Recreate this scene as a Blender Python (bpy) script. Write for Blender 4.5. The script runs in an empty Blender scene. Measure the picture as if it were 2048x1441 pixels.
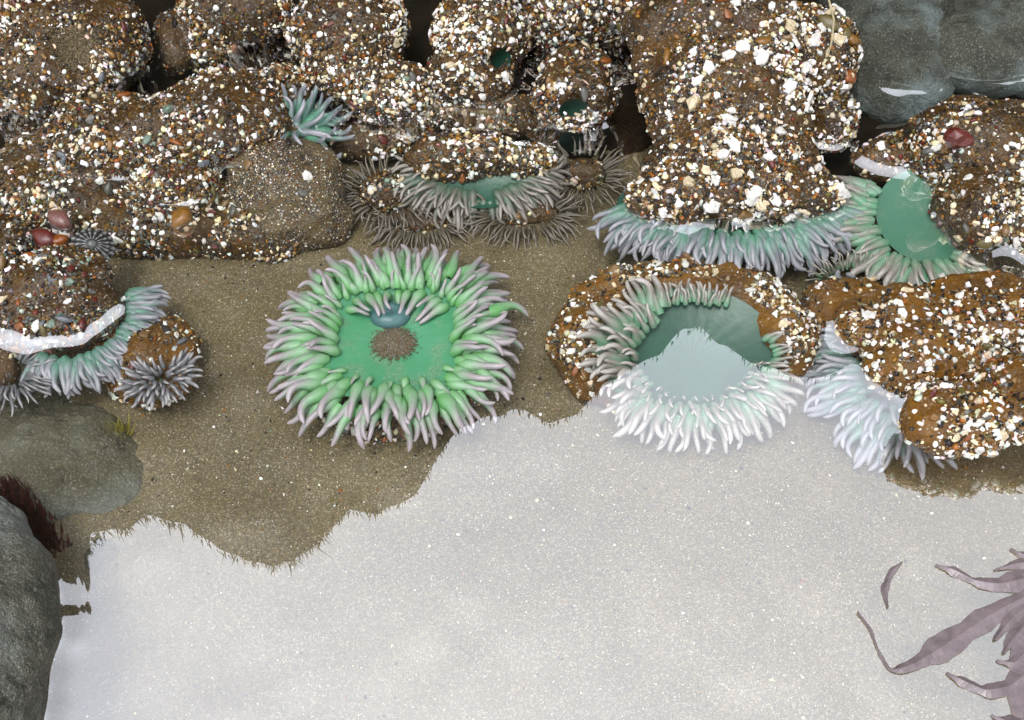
import bpy, bmesh, math, random
import numpy as np
from mathutils import Vector, Matrix

random.seed(7)
rng = np.random.default_rng(7)
R = math.radians
scene = bpy.context.scene
col = scene.collection

# ------------------------------------------------------------------ camera
CAM_H, PITCH, FPX = 0.55, R(52.0), 2472.0
cd = bpy.data.cameras.new('camera')
cam = bpy.data.objects.new('camera', cd)
col.objects.link(cam)
cam.location = (0, 0, CAM_H)
cam.rotation_euler = (math.pi / 2 - PITCH, 0, 0)
cd.sensor_width = 36.0
cd.lens = 18.0 * FPX / 1024.0
cd.clip_start, cd.clip_end = 0.01, 200.0
scene.camera = cam

# ------------------------------------------------------------------ sky, sun, exposure
SUN_EL, SUN_AZ = R(68), R(205)          # azimuth clockwise from +Y
w = bpy.data.worlds.new('World')
scene.world = w
w.use_nodes = True
nt = w.node_tree
nt.nodes.clear()
sky = nt.nodes.new('ShaderNodeTexSky')
sky.sky_type = 'NISHITA'
sky.sun_disc = False
sky.sun_elevation = SUN_EL
sky.sun_rotation = SUN_AZ
sky.air_density = 1.0
sky.dust_density = 2.0
bw = nt.nodes.new('ShaderNodeRGBToBW')
mx = nt.nodes.new('ShaderNodeMix'); mx.data_type = 'RGBA'
mx.inputs[0].default_value = 0.90          # overcast: cloud takes most of the blue out
bg = nt.nodes.new('ShaderNodeBackground')
bg.inputs['Strength'].default_value = 0.15
wo = nt.nodes.new('ShaderNodeOutputWorld')
nt.links.new(sky.outputs[0], bw.inputs[0])
nt.links.new(sky.outputs[0], mx.inputs[6])
cl = nt.nodes.new('ShaderNodeMix'); cl.data_type = 'RGBA'; cl.blend_type = 'MULTIPLY'
cl.inputs[0].default_value = 1.0
cl.inputs[7].default_value = (2.78, 2.86, 3.12, 1)      # sunlit thin cloud is brighter than clear sky
nt.links.new(bw.outputs[0], cl.inputs[6])
nt.links.new(cl.outputs[2], mx.inputs[7])
nt.links.new(mx.outputs[2], bg.inputs[0])
nt.links.new(bg.outputs[0], wo.inputs[0])
sd = bpy.data.lights.new('sun', 'SUN')
sun = bpy.data.objects.new('sun', sd)
col.objects.link(sun)
sd.energy = 1.5
sd.angle = R(10)
sd.color = (1.0, 0.96, 0.90)
sun.location = (-1, -2, 4)
sdir = Vector((math.sin(SUN_AZ) * math.cos(SUN_EL), math.cos(SUN_AZ) * math.cos(SUN_EL), math.sin(SUN_EL)))
sun.rotation_euler = (-sdir).to_track_quat('-Z', 'Y').to_euler()
scene.view_settings.view_transform = 'Standard'
scene.view_settings.look = 'None'
scene.view_settings.gamma = 1.0
scene.view_settings.use_curve_mapping = False
scene.view_settings.exposure = 0.2
try:
    scene.cycles.max_bounces = 6
    scene.cycles.transparent_max_bounces = 12
    scene.cycles.caustics_reflective = False
except Exception:
    pass

# ------------------------------------------------------------------ measuring helpers
FW = np.array([0, math.cos(PITCH), -math.sin(PITCH)])
UP = np.array([0, math.sin(PITCH), math.cos(PITCH)])
RT = np.array([1.0, 0, 0])
CO = np.array([0, 0, CAM_H])


def ray(px, py):
    return FW + RT * ((px - 1024) / FPX) + UP * ((720.5 - py) / FPX)


def P(px, py, z):
    d = ray(px, py)
    return CO + d * ((z - CAM_H) / d[2])


def mpp(px, py, z):                      # metres to one photograph pixel at that place
    return (z - CAM_H) / ray(px, py)[2] / FPX


def smooth(a, b, x):
    t = np.clip((x - a) / (b - a), 0, 1)
    return t * t * (3 - 2 * t)


def _hash(i, j, k, s):
    n = (i * 374761393 + j * 668265263 + k * 2147483647 + s * 974634777) & 0xFFFFFFFF
    n = ((n ^ (n >> 13)) * 1274126177) & 0xFFFFFFFF
    n = n ^ (n >> 16)
    return (n & 0xFFFF) / 65535.0 * 2 - 1


def vnoise(p, f=1.0, s=0):
    p = np.asarray(p, float) * f + 100.0
    i = np.floor(p).astype(np.int64)
    u = p - i
    u = u * u * (3 - 2 * u)
    out = 0
    for a in (0, 1):
        for b in (0, 1):
            for c in (0, 1):
                wgt = (u[:, 0] if a else 1 - u[:, 0]) * (u[:, 1] if b else 1 - u[:, 1]) * (u[:, 2] if c else 1 - u[:, 2])
                out = out + wgt * _hash(i[:, 0] + a, i[:, 1] + b, i[:, 2] + c, s)
    return out


def fbm(p, f, octs=3, s=0):
    return sum(vnoise(p, f * 2 ** o, s + o) * 0.5 ** o for o in range(octs))


# ------------------------------------------------------------------ materials
class N:
    def __init__(self, name):
        self.m = bpy.data.materials.new(name)
        self.m.use_nodes = True
        self.t = self.m.node_tree
        self.t.nodes.clear()
        self.out = self.t.nodes.new('ShaderNodeOutputMaterial')

    def n(self, typ, **kw):
        nd = self.t.nodes.new('ShaderNode' + typ)
        for k, v in kw.items():
            setattr(nd, k, v)
        return nd

    def l(self, a, b):
        self.t.links.new(a, b)

    def val(self, sock, v):
        if hasattr(v, 'is_linked') or hasattr(v, 'links'):
            self.l(v, sock)
        else:
            sock.default_value = v

    def coord(self):
        return self.n('TexCoord').outputs['Object']

    def noise(self, scale, detail=3, rough=0.55, vec=None):
        nd = self.n('TexNoise')
        nd.inputs['Scale'].default_value = scale
        nd.inputs['Detail'].default_value = detail
        nd.inputs['Roughness'].default_value = rough
        self.l(vec or self.coord(), nd.inputs['Vector'])
        return nd.outputs['Fac']

    def voro(self, scale, out='Color', vec=None, feature='F1'):
        nd = self.n('TexVoronoi')
        nd.feature = feature
        nd.inputs['Scale'].default_value = scale
        self.l(vec or self.coord(), nd.inputs['Vector'])
        return nd.outputs[out]

    def ramp(self, fac, stops, mode='LINEAR'):
        nd = self.n('ValToRGB')
        nd.color_ramp.interpolation = mode
        el = nd.color_ramp.elements
        while len(el) < len(stops):
            el.new(0.5)
        for e, (p, c) in zip(el, stops):
            e.position = p
            e.color = (c[0], c[1], c[2], 1) if not isinstance(c, (int, float)) else (c, c, c, 1)
        self.l(fac, nd.inputs[0])
        return nd.outputs[0]

    def mix(self, fac, a, b, blend='MIX'):
        nd = self.n('Mix', data_type='RGBA', blend_type=blend)
        for s, v in ((nd.inputs[0], fac), (nd.inputs[6], a), (nd.inputs[7], b)):
            if isinstance(v, tuple):
                s.default_value = (v[0], v[1], v[2], 1)
            else:
                self.val(s, v)
        return nd.outputs[2]

    def math(self, op, a, b=0.0, clamp=False):
        nd = self.n('Math', operation=op, use_clamp=clamp)
        self.val(nd.inputs[0], a)
        self.val(nd.inputs[1], b)
        return nd.outputs[0]

    def sep(self, c):
        nd = self.n('SeparateColor')
        self.l(c, nd.inputs[0])
        return nd.outputs

    def attr(self, name, out='Fac'):
        nd = self.n('Attribute', attribute_name=name)
        return nd.outputs[out]

    def bump(self, h, strength=0.5, dist=0.001):
        nd = self.n('Bump')
        nd.inputs['Strength'].default_value = strength
        nd.inputs['Distance'].default_value = dist
        self.l(h, nd.inputs['Height'])
        return nd.outputs[0]

    def bsdf(self, color, rough=0.4, normal=None, sss=0.0, sss_r=(1, .6, .4), scale=0.003, spec=0.5):
        b = self.n('BsdfPrincipled')
        if isinstance(color, tuple):
            b.inputs['Base Color'].default_value = (*color, 1)
        else:
            self.l(color, b.inputs['Base Color'])
        self.val(b.inputs['Roughness'], rough)
        b.inputs['Specular IOR Level'].default_value = spec
        if normal is not None:
            self.l(normal, b.inputs['Normal'])
        if sss:
            b.inputs['Subsurface Weight'].default_value = sss
            b.inputs['Subsurface Radius'].default_value = sss_r
            b.inputs['Subsurface Scale'].default_value = scale
        self.l(b.outputs[0], self.out.inputs[0])
        return self.m


def mat_sand():
    k = N('wet sand')
    big = k.noise(14, 3)
    tone = k.ramp(big, [(.3, (.060, .047, .020)), (.7, (.115, .088, .034))])
    g = k.sep(k.voro(1500))
    grain = k.ramp(g[0], [(0, (.02, .016, .012)), (.25, (.065, .050, .028)), (.55, (.11, .085, .038)), (.85, (.17, .125, .055)), (.95, (.30, .26, .20))])
    c = k.mix(.62, tone, grain)
    return k.bsdf(c, .5, k.bump(g[1], .5, .0006))


def mat_column(name, a, b, grain=.5, gs=900, sss=.15):
    k = N(name)
    n1 = k.noise(45, 4)
    base = k.ramp(n1, [(.3, a), (.7, b)])
    g = k.sep(k.voro(gs))
    grains = k.ramp(g[0], [(0, (.015, .012, .01)), (.22, (.05, .035, .02)), (.42, (.09, .05, .02)), (.60, (.09, .085, .075)), (.76, (.18, .12, .05)), (.88, (.16, .16, .15)), (.95, (.6, .55, .46))], 'CONSTANT')
    patch = k.noise(60, 3)
    f = k.math('MULTIPLY', k.ramp(patch, [(.38, .25), (.58, 1.0)]), grain)
    c = k.mix(f, base, grains)
    h = k.math('ADD', g[1], k.math('MULTIPLY', k.noise(250, 3), 1.5))
    return k.bsdf(c, .42, k.bump(h, .9, .0012), sss=sss, sss_r=(1, .5, .2), scale=.002, spec=.22)


def mat_attr(name, rough=.3):
    k = N(name)
    return k.bsdf(k.attr('Col', 'Color'), rough, k.bump(k.noise(900, 2), .25, .0004), spec=.32)


def mat_piece(name, c, rough=.3, var=.6, scale=3.0):
    k = N(name)
    oi = k.n('ObjectInfo')
    n1 = k.ramp(k.noise(scale, 5, .7), [(.3, 0.0), (.7, 1.0)])
    d = tuple(x * (1 - var) for x in c)
    cc = k.mix(n1, d, c)
    cc = k.mix(k.math('MULTIPLY', oi.outputs['Random'], .35), cc, tuple(x * .55 for x in c))
    return k.bsdf(cc, rough, k.bump(n1, .3, .0005), sss=.05)


def mat_tentacle(name, base, mid, tip, off=0.0, point=None):
    k = N(name)
    t = k.attr('along')
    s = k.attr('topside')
    oi = k.n('ObjectInfo')
    rnd = k.math('MULTIPLY', k.math('SUBTRACT', oi.outputs['Random'], .5), .25)
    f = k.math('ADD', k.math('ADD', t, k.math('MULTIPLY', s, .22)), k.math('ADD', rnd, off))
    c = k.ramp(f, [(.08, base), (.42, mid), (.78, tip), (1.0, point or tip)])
    nz = k.noise(8, 3)
    c = k.mix(k.math('MULTIPLY', nz, .3), c, tuple(x * .6 for x in tip))
    return k.bsdf(c, .38, k.bump(k.noise(30, 3), .15, .01), sss=.15, sss_r=(.7, 1, .6), scale=.002)


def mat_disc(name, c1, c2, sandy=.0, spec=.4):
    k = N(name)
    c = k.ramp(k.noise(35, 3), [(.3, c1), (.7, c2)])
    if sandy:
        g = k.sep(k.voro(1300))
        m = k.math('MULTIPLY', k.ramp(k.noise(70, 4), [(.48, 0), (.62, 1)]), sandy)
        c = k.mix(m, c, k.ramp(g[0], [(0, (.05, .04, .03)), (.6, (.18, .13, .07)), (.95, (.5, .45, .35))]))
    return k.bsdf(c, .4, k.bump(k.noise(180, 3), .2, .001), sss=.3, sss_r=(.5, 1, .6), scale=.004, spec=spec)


def mat_rock(name, c1, c2, patch=(.20, .25, .28), pamt=.6, dark=(.02, .018, .015)):
    k = N(name)
    n1 = k.noise(18, 6, .65)
    c = k.ramp(n1, [(.3, c1), (.65, c2)])
    pn = k.ramp(k.noise(9, 4), [(.48, 0), (.60, 1)])
    c = k.mix(k.math('MULTIPLY', pn, pamt), c, patch)
    cr = k.ramp(k.noise(40, 6, .75), [(.34, 1), (.45, 0)])
    c = k.mix(k.math('MULTIPLY', cr, .7), c, dark)
    sp = k.sep(k.voro(1400))
    c = k.mix(k.ramp(sp[0], [(.0, .35), (.3, 0), (.90, 0), (.96, .4)]), c, k.ramp(sp[1], [(.4, (.03, .03, .025)), (.6, (.4, .38, .33))]))
    h = k.math('ADD', k.math('MULTIPLY', k.noise(60, 6, .7), 3), sp[0])
    return k.bsdf(c, .55, k.bump(h, 1.0, .003), spec=.25)


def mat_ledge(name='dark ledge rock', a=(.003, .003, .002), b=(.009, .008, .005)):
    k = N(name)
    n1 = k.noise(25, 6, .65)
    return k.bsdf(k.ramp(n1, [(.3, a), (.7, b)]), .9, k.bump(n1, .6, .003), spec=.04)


def mat_water():
    k = N('pool water')
    tr = k.n('BsdfTransparent')
    tr.inputs[0].default_value = (.955, .965, .95, 1)
    gl = k.n('BsdfGlossy')
    gl.inputs['Roughness'].default_value = 0.0
    gl.inputs['Color'].default_value = (1, 1, 1, 1)
    fr = k.n('Fresnel')
    fr.inputs['IOR'].default_value = WATER_IOR
    no = k.n('MixShader')                     # mirror strength by Fresnel
    k.l(fr.outputs[0], no.inputs[0])
    k.l(gl.outputs[0], no.inputs[2])
    ms = k.n('AddShader')                     # clear shallow water lets nearly all light through
    k.l(tr.outputs[0], ms.inputs[0])
    k.l(no.outputs[0], ms.inputs[1])
    k.l(ms.outputs[0], k.out.inputs[0])
    return k.m


WATER_IOR = 5.9
M = dict(
    sand=mat_sand(),
    water=mat_water(),
    gritty=mat_column('grit coated skin', (.008, .004, .001), (.085, .038, .003), .45),  # brown skin; its darkest tones paint the shadows between the grit
    amber=mat_column('amber brown skin', (.065, .026, .002), (.19, .080, .004), .28),
    sandy=mat_column('sand coated skin', (.08, .055, .02), (.13, .09, .04), .95, 1300),
    brown=mat_column('dark brown skin', (.035, .020, .010), (.10, .055, .02), .4),
    grit=mat_attr('shell grit', .2),
    rock=mat_rock('grey green rock', (.05, .05, .036), (.15, .145, .11), (.15, .17, .16)),
    rock_top=mat_rock('blue grey rock', (.022, .025, .017), (.095, .10, .072), (.18, .235, .24), .7),
    rock_sandy=mat_rock('sand dusted rock', (.06, .052, .028), (.13, .115, .07), (.16, .18, .16), .6),
    ledge=mat_ledge(),
    bed=mat_ledge('cleft shade rock', (.004, .003, .002), (.014, .009, .005)),  # near-black colour stands in for the shade inside the clefts
    turf=mat_piece('turf algae', (.012, .011, .005), .9, scale=120),
    t_main=mat_tentacle('green to lilac tentacle', (.085, .31, .075), (.185, .35, .185), (.26, .225, .235), -.06, (.36, .31, .325)),
    t_pale=mat_tentacle('pale lilac green tentacle', (.05, .21, .11), (.10, .20, .155), (.165, .17, .185), .08, (.30, .29, .31)),
    t_grey=mat_tentacle('grey brown tentacle', (.04, .17, .08), (.10, .15, .09), (.17, .14, .115), .12, (.36, .32, .28)),
    t_bowl=mat_tentacle('grey green tentacle', (.07, .27, .14), (.13, .22, .14), (.20, .17, .15), .05, (.36, .33, .30)),
    t_dim=mat_tentacle('dim grey green tentacle', (.025, .13, .065), (.065, .105, .07), (.12, .105, .085), .08, (.26, .23, .20)),
    t_fine=mat_tentacle('fine brown tentacle', (.035, .035, .018), (.065, .052, .033), (.11, .088, .064), .1, (.18, .15, .12)),
    t_slate=mat_tentacle('slate grey tentacle', (.05, .065, .06), (.08, .085, .085), (.13, .12, .13), .1, (.28, .26, .26)),
    disc=mat_disc('green oral disc', (.05, .22, .10), (.085, .27, .155), .25),
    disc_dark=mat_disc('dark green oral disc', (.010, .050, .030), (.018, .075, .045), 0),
    disc_sea=mat_disc('sea green oral disc', (.04, .13, .08), (.065, .16, .105), .15),
    mouth=mat_disc('blue grey mouth', (.035, .10, .10), (.07, .14, .145)),
    shaded_hole=mat_disc('dark green mouth', (.004, .020, .011), (.010, .034, .020), 0, .12),  # green deepened almost to black, painting the shade inside the recess
    weed=mat_piece('red brown seaweed', (.215, .170, .175), .35, scale=120),
    redalga=mat_piece('dark red alga', (.055, .010, .006), .45, scale=120),
    yellowweed=mat_piece('yellow green weed', (.30, .26, .03), .5, scale=120),
    straw=mat_piece('dry straw', (.45, .38, .22), .5, scale=120),
)
PIECE = dict(
    white=(.80, .77, .70), cream=(.66, .54, .34), tan=(.20, .11, .035), grey=(.12, .112, .095), dark=(.022, .018, .014),
    orange=(.27, .080, .012), red=(.13, .022, .014), pink=(.20, .085, .065), olive=(.13, .10, .025), green=(.16, .22, .16), blue=(.14, .15, .16), amber=(.24, .11, .015))
PM = {k: mat_piece(k + ' stone' if k not in ('white', 'cream') else k + ' shell', v) for k, v in PIECE.items()}

# ------------------------------------------------------------------ object helpers


def thing(name, loc, label, cat, group=None):
    o = bpy.data.objects.new(name, None)
    col.objects.link(o)
    o.location = loc
    o.empty_display_size = .01
    o['label'] = label
    o['category'] = cat
    if group:
        o['group'] = group
    return o


def link(name, me, mat=None, parent=None, loc=None, kind=None):
    if mat is not None and not me.materials:
        me.materials.append(mat)
    o = bpy.data.objects.new(name, me)
    col.objects.link(o)
    if parent is not None:
        o.parent = parent
    if loc is not None:
        o.location = loc
    if kind:
        o['kind'] = kind
    return o


def mesh_np(name, V, F, smooth_shade=True):
    me = bpy.data.meshes.new(name)
    V = np.asarray(V, np.float32)
    F = np.asarray(F, np.int32)
    me.vertices.add(len(V))
    me.vertices.foreach_set('co', V.ravel())
    nf, nc = F.shape
    me.loops.add(nf * nc)
    me.loops.foreach_set('vertex_index', F.ravel())
    me.polygons.add(nf)
    me.polygons.foreach_set('loop_start', np.arange(nf, dtype=np.int32) * nc)
    me.polygons.foreach_set('loop_total', np.full(nf, nc, np.int32))
    sm = np.broadcast_to(np.asarray(smooth_shade, bool), (nf,)).copy()
    me.polygons.foreach_set('use_smooth', sm)
    me.update(calc_edges=True)
    me.validate()
    return me


def coords(me):
    a = np.empty(len(me.vertices) * 3, np.float32)
    me.vertices.foreach_get('co', a)
    return a.reshape(-1, 3).astype(float)


def normals(me):
    a = np.empty(len(me.vertices) * 3, np.float32)
    me.vertices.foreach_get('normal', a)
    return a.reshape(-1, 3).astype(float)


DENTS = {}
SOLID = []                                # vertices that may break the water surface


def E(px, py, z, rx, ry, rz, rot=0.0):
    """a lump: centre seen at a pixel, at height z; half sizes in pixels at that distance"""
    k = mpp(px, py, z)
    return (P(px, py, z), (rx * k, ry * k, rz * k), rot)


def blob(lumps, base, voxel=.0028, smooth_it=7, amp=.0028, freq=55, seed=0, fine=.0007):
    """union of lumps as one continuous skin, lumpy, in coordinates relative to base"""
    bm = bmesh.new()
    for c, r, rot in lumps:
        mt = Matrix.Translation(Vector(c - base)) @ Matrix.Rotation(R(rot), 4, 'Z') @ Matrix.Diagonal((*r, 1))
        bmesh.ops.create_icosphere(bm, subdivisions=4, radius=1.0, matrix=mt)
    me = bpy.data.meshes.new('tmp')
    bm.to_mesh(me)
    bm.free()
    o = bpy.data.objects.new('tmp', me)
    col.objects.link(o)
    m = o.modifiers.new('r', 'REMESH'); m.mode = 'VOXEL'; m.voxel_size = voxel
    m = o.modifiers.new('s', 'SMOOTH'); m.iterations = smooth_it; m.factor = .5
    dg = bpy.context.evaluated_depsgraph_get()
    me2 = bpy.data.meshes.new_from_object(o.evaluated_get(dg))
    bpy.data.objects.remove(o)
    bpy.data.meshes.remove(me)
    v = coords(me2)
    n = normals(me2)
    d = amp * fbm(v + seed * 3.1, freq, 2, seed) + fine * vnoise(v, freq * 7, seed + 9)
    v2 = v + n * d[:, None]
    me2.vertices.foreach_set('co', v2.astype(np.float32).ravel())
    me2.polygons.foreach_set('use_smooth', np.ones(len(me2.polygons), bool))
    me2.update()
    return me2


# ------------------------------------------------------------------ grit
def chip_template(n, seed, top=.8):
    r = np.random.default_rng(seed)
    a = np.sort((np.arange(n) + r.uniform(-.3, .3, n)) * 2 * math.pi / n)
    q = r.uniform(.65, 1.1, n)
    bot = np.c_[np.cos(a) * q, np.sin(a) * q, np.full(n, -1.0)]
    tp = np.c_[np.cos(a) * q * top, np.sin(a) * q * top, 1.0 + r.uniform(-.4, .4, n)]
    V = np.r_[bot, tp]
    F = [(n, n + i, n + i + 1) for i in range(1, n - 1)]
    for i in range(n):
        j = (i + 1) % n
        F += [(i, j, n + j), (i, n + j, n + i)]
    return V, np.array(F), False


def pebble_template(seed):
    bm = bmesh.new()
    bmesh.ops.create_icosphere(bm, subdivisions=1, radius=1)
    V = np.array([v.co[:] for v in bm.verts])
    F = np.array([[v.index for v in f.verts] for f in bm.faces])
    bm.free()
    r = np.random.default_rng(seed)
    return V * r.uniform(.75, 1.1, (len(V), 1)), F, True


TEMPL = [chip_template(5, 1), chip_template(6, 2), chip_template(7, 3), chip_template(4, 4, .7), pebble_template(5), pebble_template(6)]
PALKEYS = ['white', 'cream', 'tan', 'grey', 'dark', 'orange', 'red', 'olive', 'green', 'blue', 'amber']
PALV = np.array([PIECE[k] for k in PALKEYS])


def surf_sample(me, n, r, weight=None):
    me.calc_loop_triangles()
    nt_ = len(me.loop_triangles)
    tri = np.empty(nt_ * 3, np.int32)
    me.loop_triangles.foreach_get('vertices', tri)
    tri = tri.reshape(-1, 3)
    v = coords(me)
    vn = normals(me)
    a, b, c = v[tri[:, 0]], v[tri[:, 1]], v[tri[:, 2]]
    ar = np.linalg.norm(np.cross(b - a, c - a), axis=1) * .5
    nr = vn[tri[:, 0]]
    cen = (a + b + c) / 3
    wt = ar * (weight(cen, nr) if weight else 1)
    if wt.sum() <= 0:
        return np.zeros((0, 3)), np.zeros((0, 3)), ar.sum()
    idx = r.choice(nt_, n, p=wt / wt.sum())
    u, q = r.random(n), r.random(n)
    s = np.sqrt(u)
    p = a[idx] * (1 - s)[:, None] + b[idx] * (s * (1 - q))[:, None] + c[idx] * (s * q)[:, None]
    return p, nr[idx], (ar * (wt > 0)).sum()


def frames(nrm, r, tilt):
    n = len(nrm)
    z = nrm + r.normal(0, 1, (n, 3)) * np.asarray(tilt).reshape(-1, 1)
    z /= np.linalg.norm(z, axis=1, keepdims=True)
    t = r.normal(0, 1, (n, 3))
    x = np.cross(t, z)
    x /= np.linalg.norm(x, axis=1, keepdims=True)
    return np.stack([x, np.cross(z, x), z], axis=2)


def scatter_mesh(name, p, nrm, size, cols, r, tilt=.35, peb=.35, lift=.15, flat=(.18, .4)):
    n = len(p)
    Fm = frames(nrm, r, np.full(n, tilt) * r.choice([.5, 1, 2.2], n))
    isp = r.random(n) < peb
    tid = np.where(isp, r.integers(4, 6, n), r.integers(0, 4, n))
    el = r.uniform(.45, 1.0, n)
    rod = r.random(n) < .12
    el = np.where(rod & ~isp, .3, el)
    sc = np.stack([size * np.where(rod, 1.35, 1.0), size * el, size * np.where(isp, r.uniform(.5, .8, n), r.uniform(*flat, n))], 1)
    Vs, Fs, Ss, Cs = [], [], [], []
    off = 0
    for t, (V, F, sm) in enumerate(TEMPL):
        ix = np.where(tid == t)[0]
        if not len(ix):
            continue
        vv = V[None] * sc[ix][:, None, :]
        vv = np.einsum('nij,nvj->nvi', Fm[ix], vv) + (p[ix] + nrm[ix] * (size[ix] * lift)[:, None])[:, None, :]
        Vs.append(vv.reshape(-1, 3))
        Fs.append((F[None] + (off + np.arange(len(ix)) * len(V))[:, None, None]).reshape(-1, 3))
        Ss.append(np.full(len(ix) * len(F), sm))
        Cs.append(np.repeat(cols[ix], len(V), 0))
        off += len(ix) * len(V)
    me = mesh_np(name, np.concatenate(Vs), np.concatenate(Fs), np.concatenate(Ss))
    C = np.concatenate(Cs)
    ca = me.color_attributes.new('Col', 'FLOAT_COLOR', 'POINT')
    ca.data.foreach_set('color', np.c_[C, np.ones(len(C))].astype(np.float32).ravel())
    return me


PAL_MIX = dict(                            # white cream tan grey dark orange red olive green blue amber
    mixed=[.17, .10, .17, .10, .27, .025, .02, .06, .008, .006, .07],
    white=[.19, .12, .18, .09, .25, .018, .015, .05, .006, .005, .06],
    dull=[.07, .08, .20, .24, .27, .04, .03, .06, .03, .01, .01],
    gravel=[.09, .05, .15, .22, .24, .035, .04, .06, .04, .02, .03])


def palette(n, mixn, r):
    pr = np.array(PAL_MIX[mixn]); pr = pr / pr.sum()
    k = r.choice(len(PALKEYS), n, p=pr)
    c = PALV[k] * r.uniform(.55, 1.12, (n, 1)) * r.normal(1, .06, (n, 3))
    return np.clip(c, .008, .86), k


# bigger single pieces: shared meshes, one for each shape and colour
def big_meshes():
    out = {}
    r = np.random.default_rng(21)
    for key in PM:
        lst = []
        for s in range(4):
            if key in ('white', 'cream') or s == 0:
                n = int(r.integers(6, 9))
                a = np.sort((np.arange(n) + r.uniform(-.3, .3, n)) * 2 * math.pi / n)
                q = r.uniform(.62, 1.1, n)
                rings = []
                for sc_, z in ((.96, -.25), (1.0, 0), (.86, .26), (.45, .34)):
                    rings.append(np.c_[np.cos(a) * q * sc_, np.sin(a) * q * sc_, z + .12 * np.cos(a * 2 + s) * sc_ + r.uniform(-.04, .04, n)])
                V = np.concatenate(rings)
                F = []
                for g in range(3):
                    for i in range(n):
                        j = (i + 1) % n
                        F += [(g * n + i, g * n + j, g * n + n + j), (g * n + i, g * n + n + j, g * n + n + i)]
                F += [(3 * n, 3 * n + i, 3 * n + i + 1) for i in range(1, n - 1)]
                me = mesh_np('shell_fragment', V, F, False)
                lst.append((me, True))
            else:
                bm = bmesh.new()
                bmesh.ops.create_icosphere(bm, subdivisions=2, radius=1)
                V = np.array([v.co[:] for v in bm.verts])
                F = [[v.index for v in f.verts] for f in bm.faces]
                bm.free()
                V = V * (1 + .45 * vnoise(V + s * 5.3, 1.3, s))[:, None]
                V[:, 2] *= .68
                V[:, 1] *= .8
                lst.append((mesh_np('pebble', V, F, s != 3), False))
            lst[-1][0].materials.append(PM[key])
        out[key] = lst
    return out


BIG = big_meshes()
BIGMIX = dict(mixed=dict(white=10, cream=4, tan=2, orange=1.6, red=1.2, olive=1.2, green=1, grey=2, dark=1, blue=.8, amber=1, pink=.6),
              white=dict(white=14, cream=4, tan=1, orange=.8, olive=.5, red=.4, amber=.6),
              dull=dict(white=4, cream=3, tan=3, grey=4, dark=2, orange=1, red=1),
              gravel=dict(white=4, cream=2, grey=4, olive=2, green=2, red=3, orange=2, pink=1.5, blue=1.5, amber=1))


def place_piece(parent, p, n, size, key, r, tilt=.3, shape=None):
    me, is_chip = BIG[key][int(r.integers(0, 4)) if shape is None else shape]
    o = link('shell_fragment' if is_chip and key in ('white', 'cream') else 'pebble', me, None, parent)
    Fm = frames(np.asarray(n)[None], r, np.array([tilt]))[0]
    s = np.array([size * r.uniform(.9, 1.25), size * r.uniform(.55, 1.0), size * r.uniform(.7, 1.0)])
    mt = Matrix.Identity(4)
    for i in range(3):
        for j in range(3):
            mt[i][j] = Fm[i, j] * s[j]
        mt[i][3] = p[i] + n[i] * size * .12
    o.matrix_basis = mt
    return o


def grit(parent, me, base, dens, mixn='mixed', smin=.0007, smax=.0025, big=30, bigs=(.0021, .0043), seed=0, up=0.0, zmin=-.06, tilt=.5, keep=None):
    """loose shell and sand stuck to the skin: fine grit as one part, larger pieces singly"""
    r = np.random.default_rng(1000 + seed)

    def wt(c, n):
        w_ = (c[:, 2] + base[2] > zmin) * (n[:, 2] > -.45) * 1.0
        y_face = np.clip(.9 - n[:, 1] * .9, .12, 1.5)
        w_ = w_ * y_face * np.clip(1 - up + up * 2.2 * n[:, 2], .04, 3)
        w_ = w_ * np.clip(.55 + 2.0 * (fbm(c + base, 38, 2, seed + 3) + .25), .26, 1.8)
        if keep is not None:
            w_ = w_ * keep(c + base, n)
        return w_
    _, _, area = surf_sample(me, 8, r, wt)
    n = int(area * 1e4 * dens * .92)
    p, nr, _ = surf_sample(me, n, r, wt)
    size = smin + (smax - smin) * r.random(n) ** 1.9
    cols, k = palette(n, mixn, r)
    dull_zone = (fbm(p + base, 26, 3, seed + 20) < .02) & (k < 2) & (r.random(n) < .55)      # light shell gathers in drifts
    alt, k2 = palette(n, 'dull', r)
    cols = np.where(dull_zone[:, None], alt * .8, cols)
    k = np.where(dull_zone, k2, k)
    size = np.where(k < 2, size * 1.2, size * .95)
    g = scatter_mesh('shell_grit', p, nr, size, cols, r, tilt)
    o = link('shell_grit', g, M['grit'], parent, kind='stuff')
    if big:
        p, nr, _ = surf_sample(me, big, r, wt)
        keys = list(BIGMIX[mixn]); pr = np.array([BIGMIX[mixn][q] for q in keys]); pr = pr / pr.sum()
        for i in range(big):
            key = keys[int(r.choice(len(keys), p=pr))]
            s = bigs[0] + (bigs[1] - bigs[0]) * r.random() ** 2
            place_piece(parent, p[i], nr[i], s, key, r)
    return o


def visible_front(v):
    return v


def dent(me, base, px, py, rad, depth):
    """press a hollow into the skin where the photograph shows one; returns the bottom of it and its normal"""
    d = ray(px, py); d = d / np.linalg.norm(d)
    v = coords(me) + base
    n = normals(me)
    q = v - CO
    t = q @ d
    dist = np.linalg.norm(q - t[:, None] * d, axis=1)
    near = (dist < rad * 3) & (n @ d < .1)
    tmin = t[near & (dist < rad)].min()
    wgt = np.exp(-(dist / rad) ** 2) * near * (t < tmin + .04)
    ax = n[np.argmax(wgt * 1.0)]
    v2 = v - ax * (depth * wgt)[:, None]
    me.vertices.foreach_set('co', (v2 - base).astype(np.float32).ravel())
    me.update()
    i = int(np.argmax(wgt))
    return v2[i], ax


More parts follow.
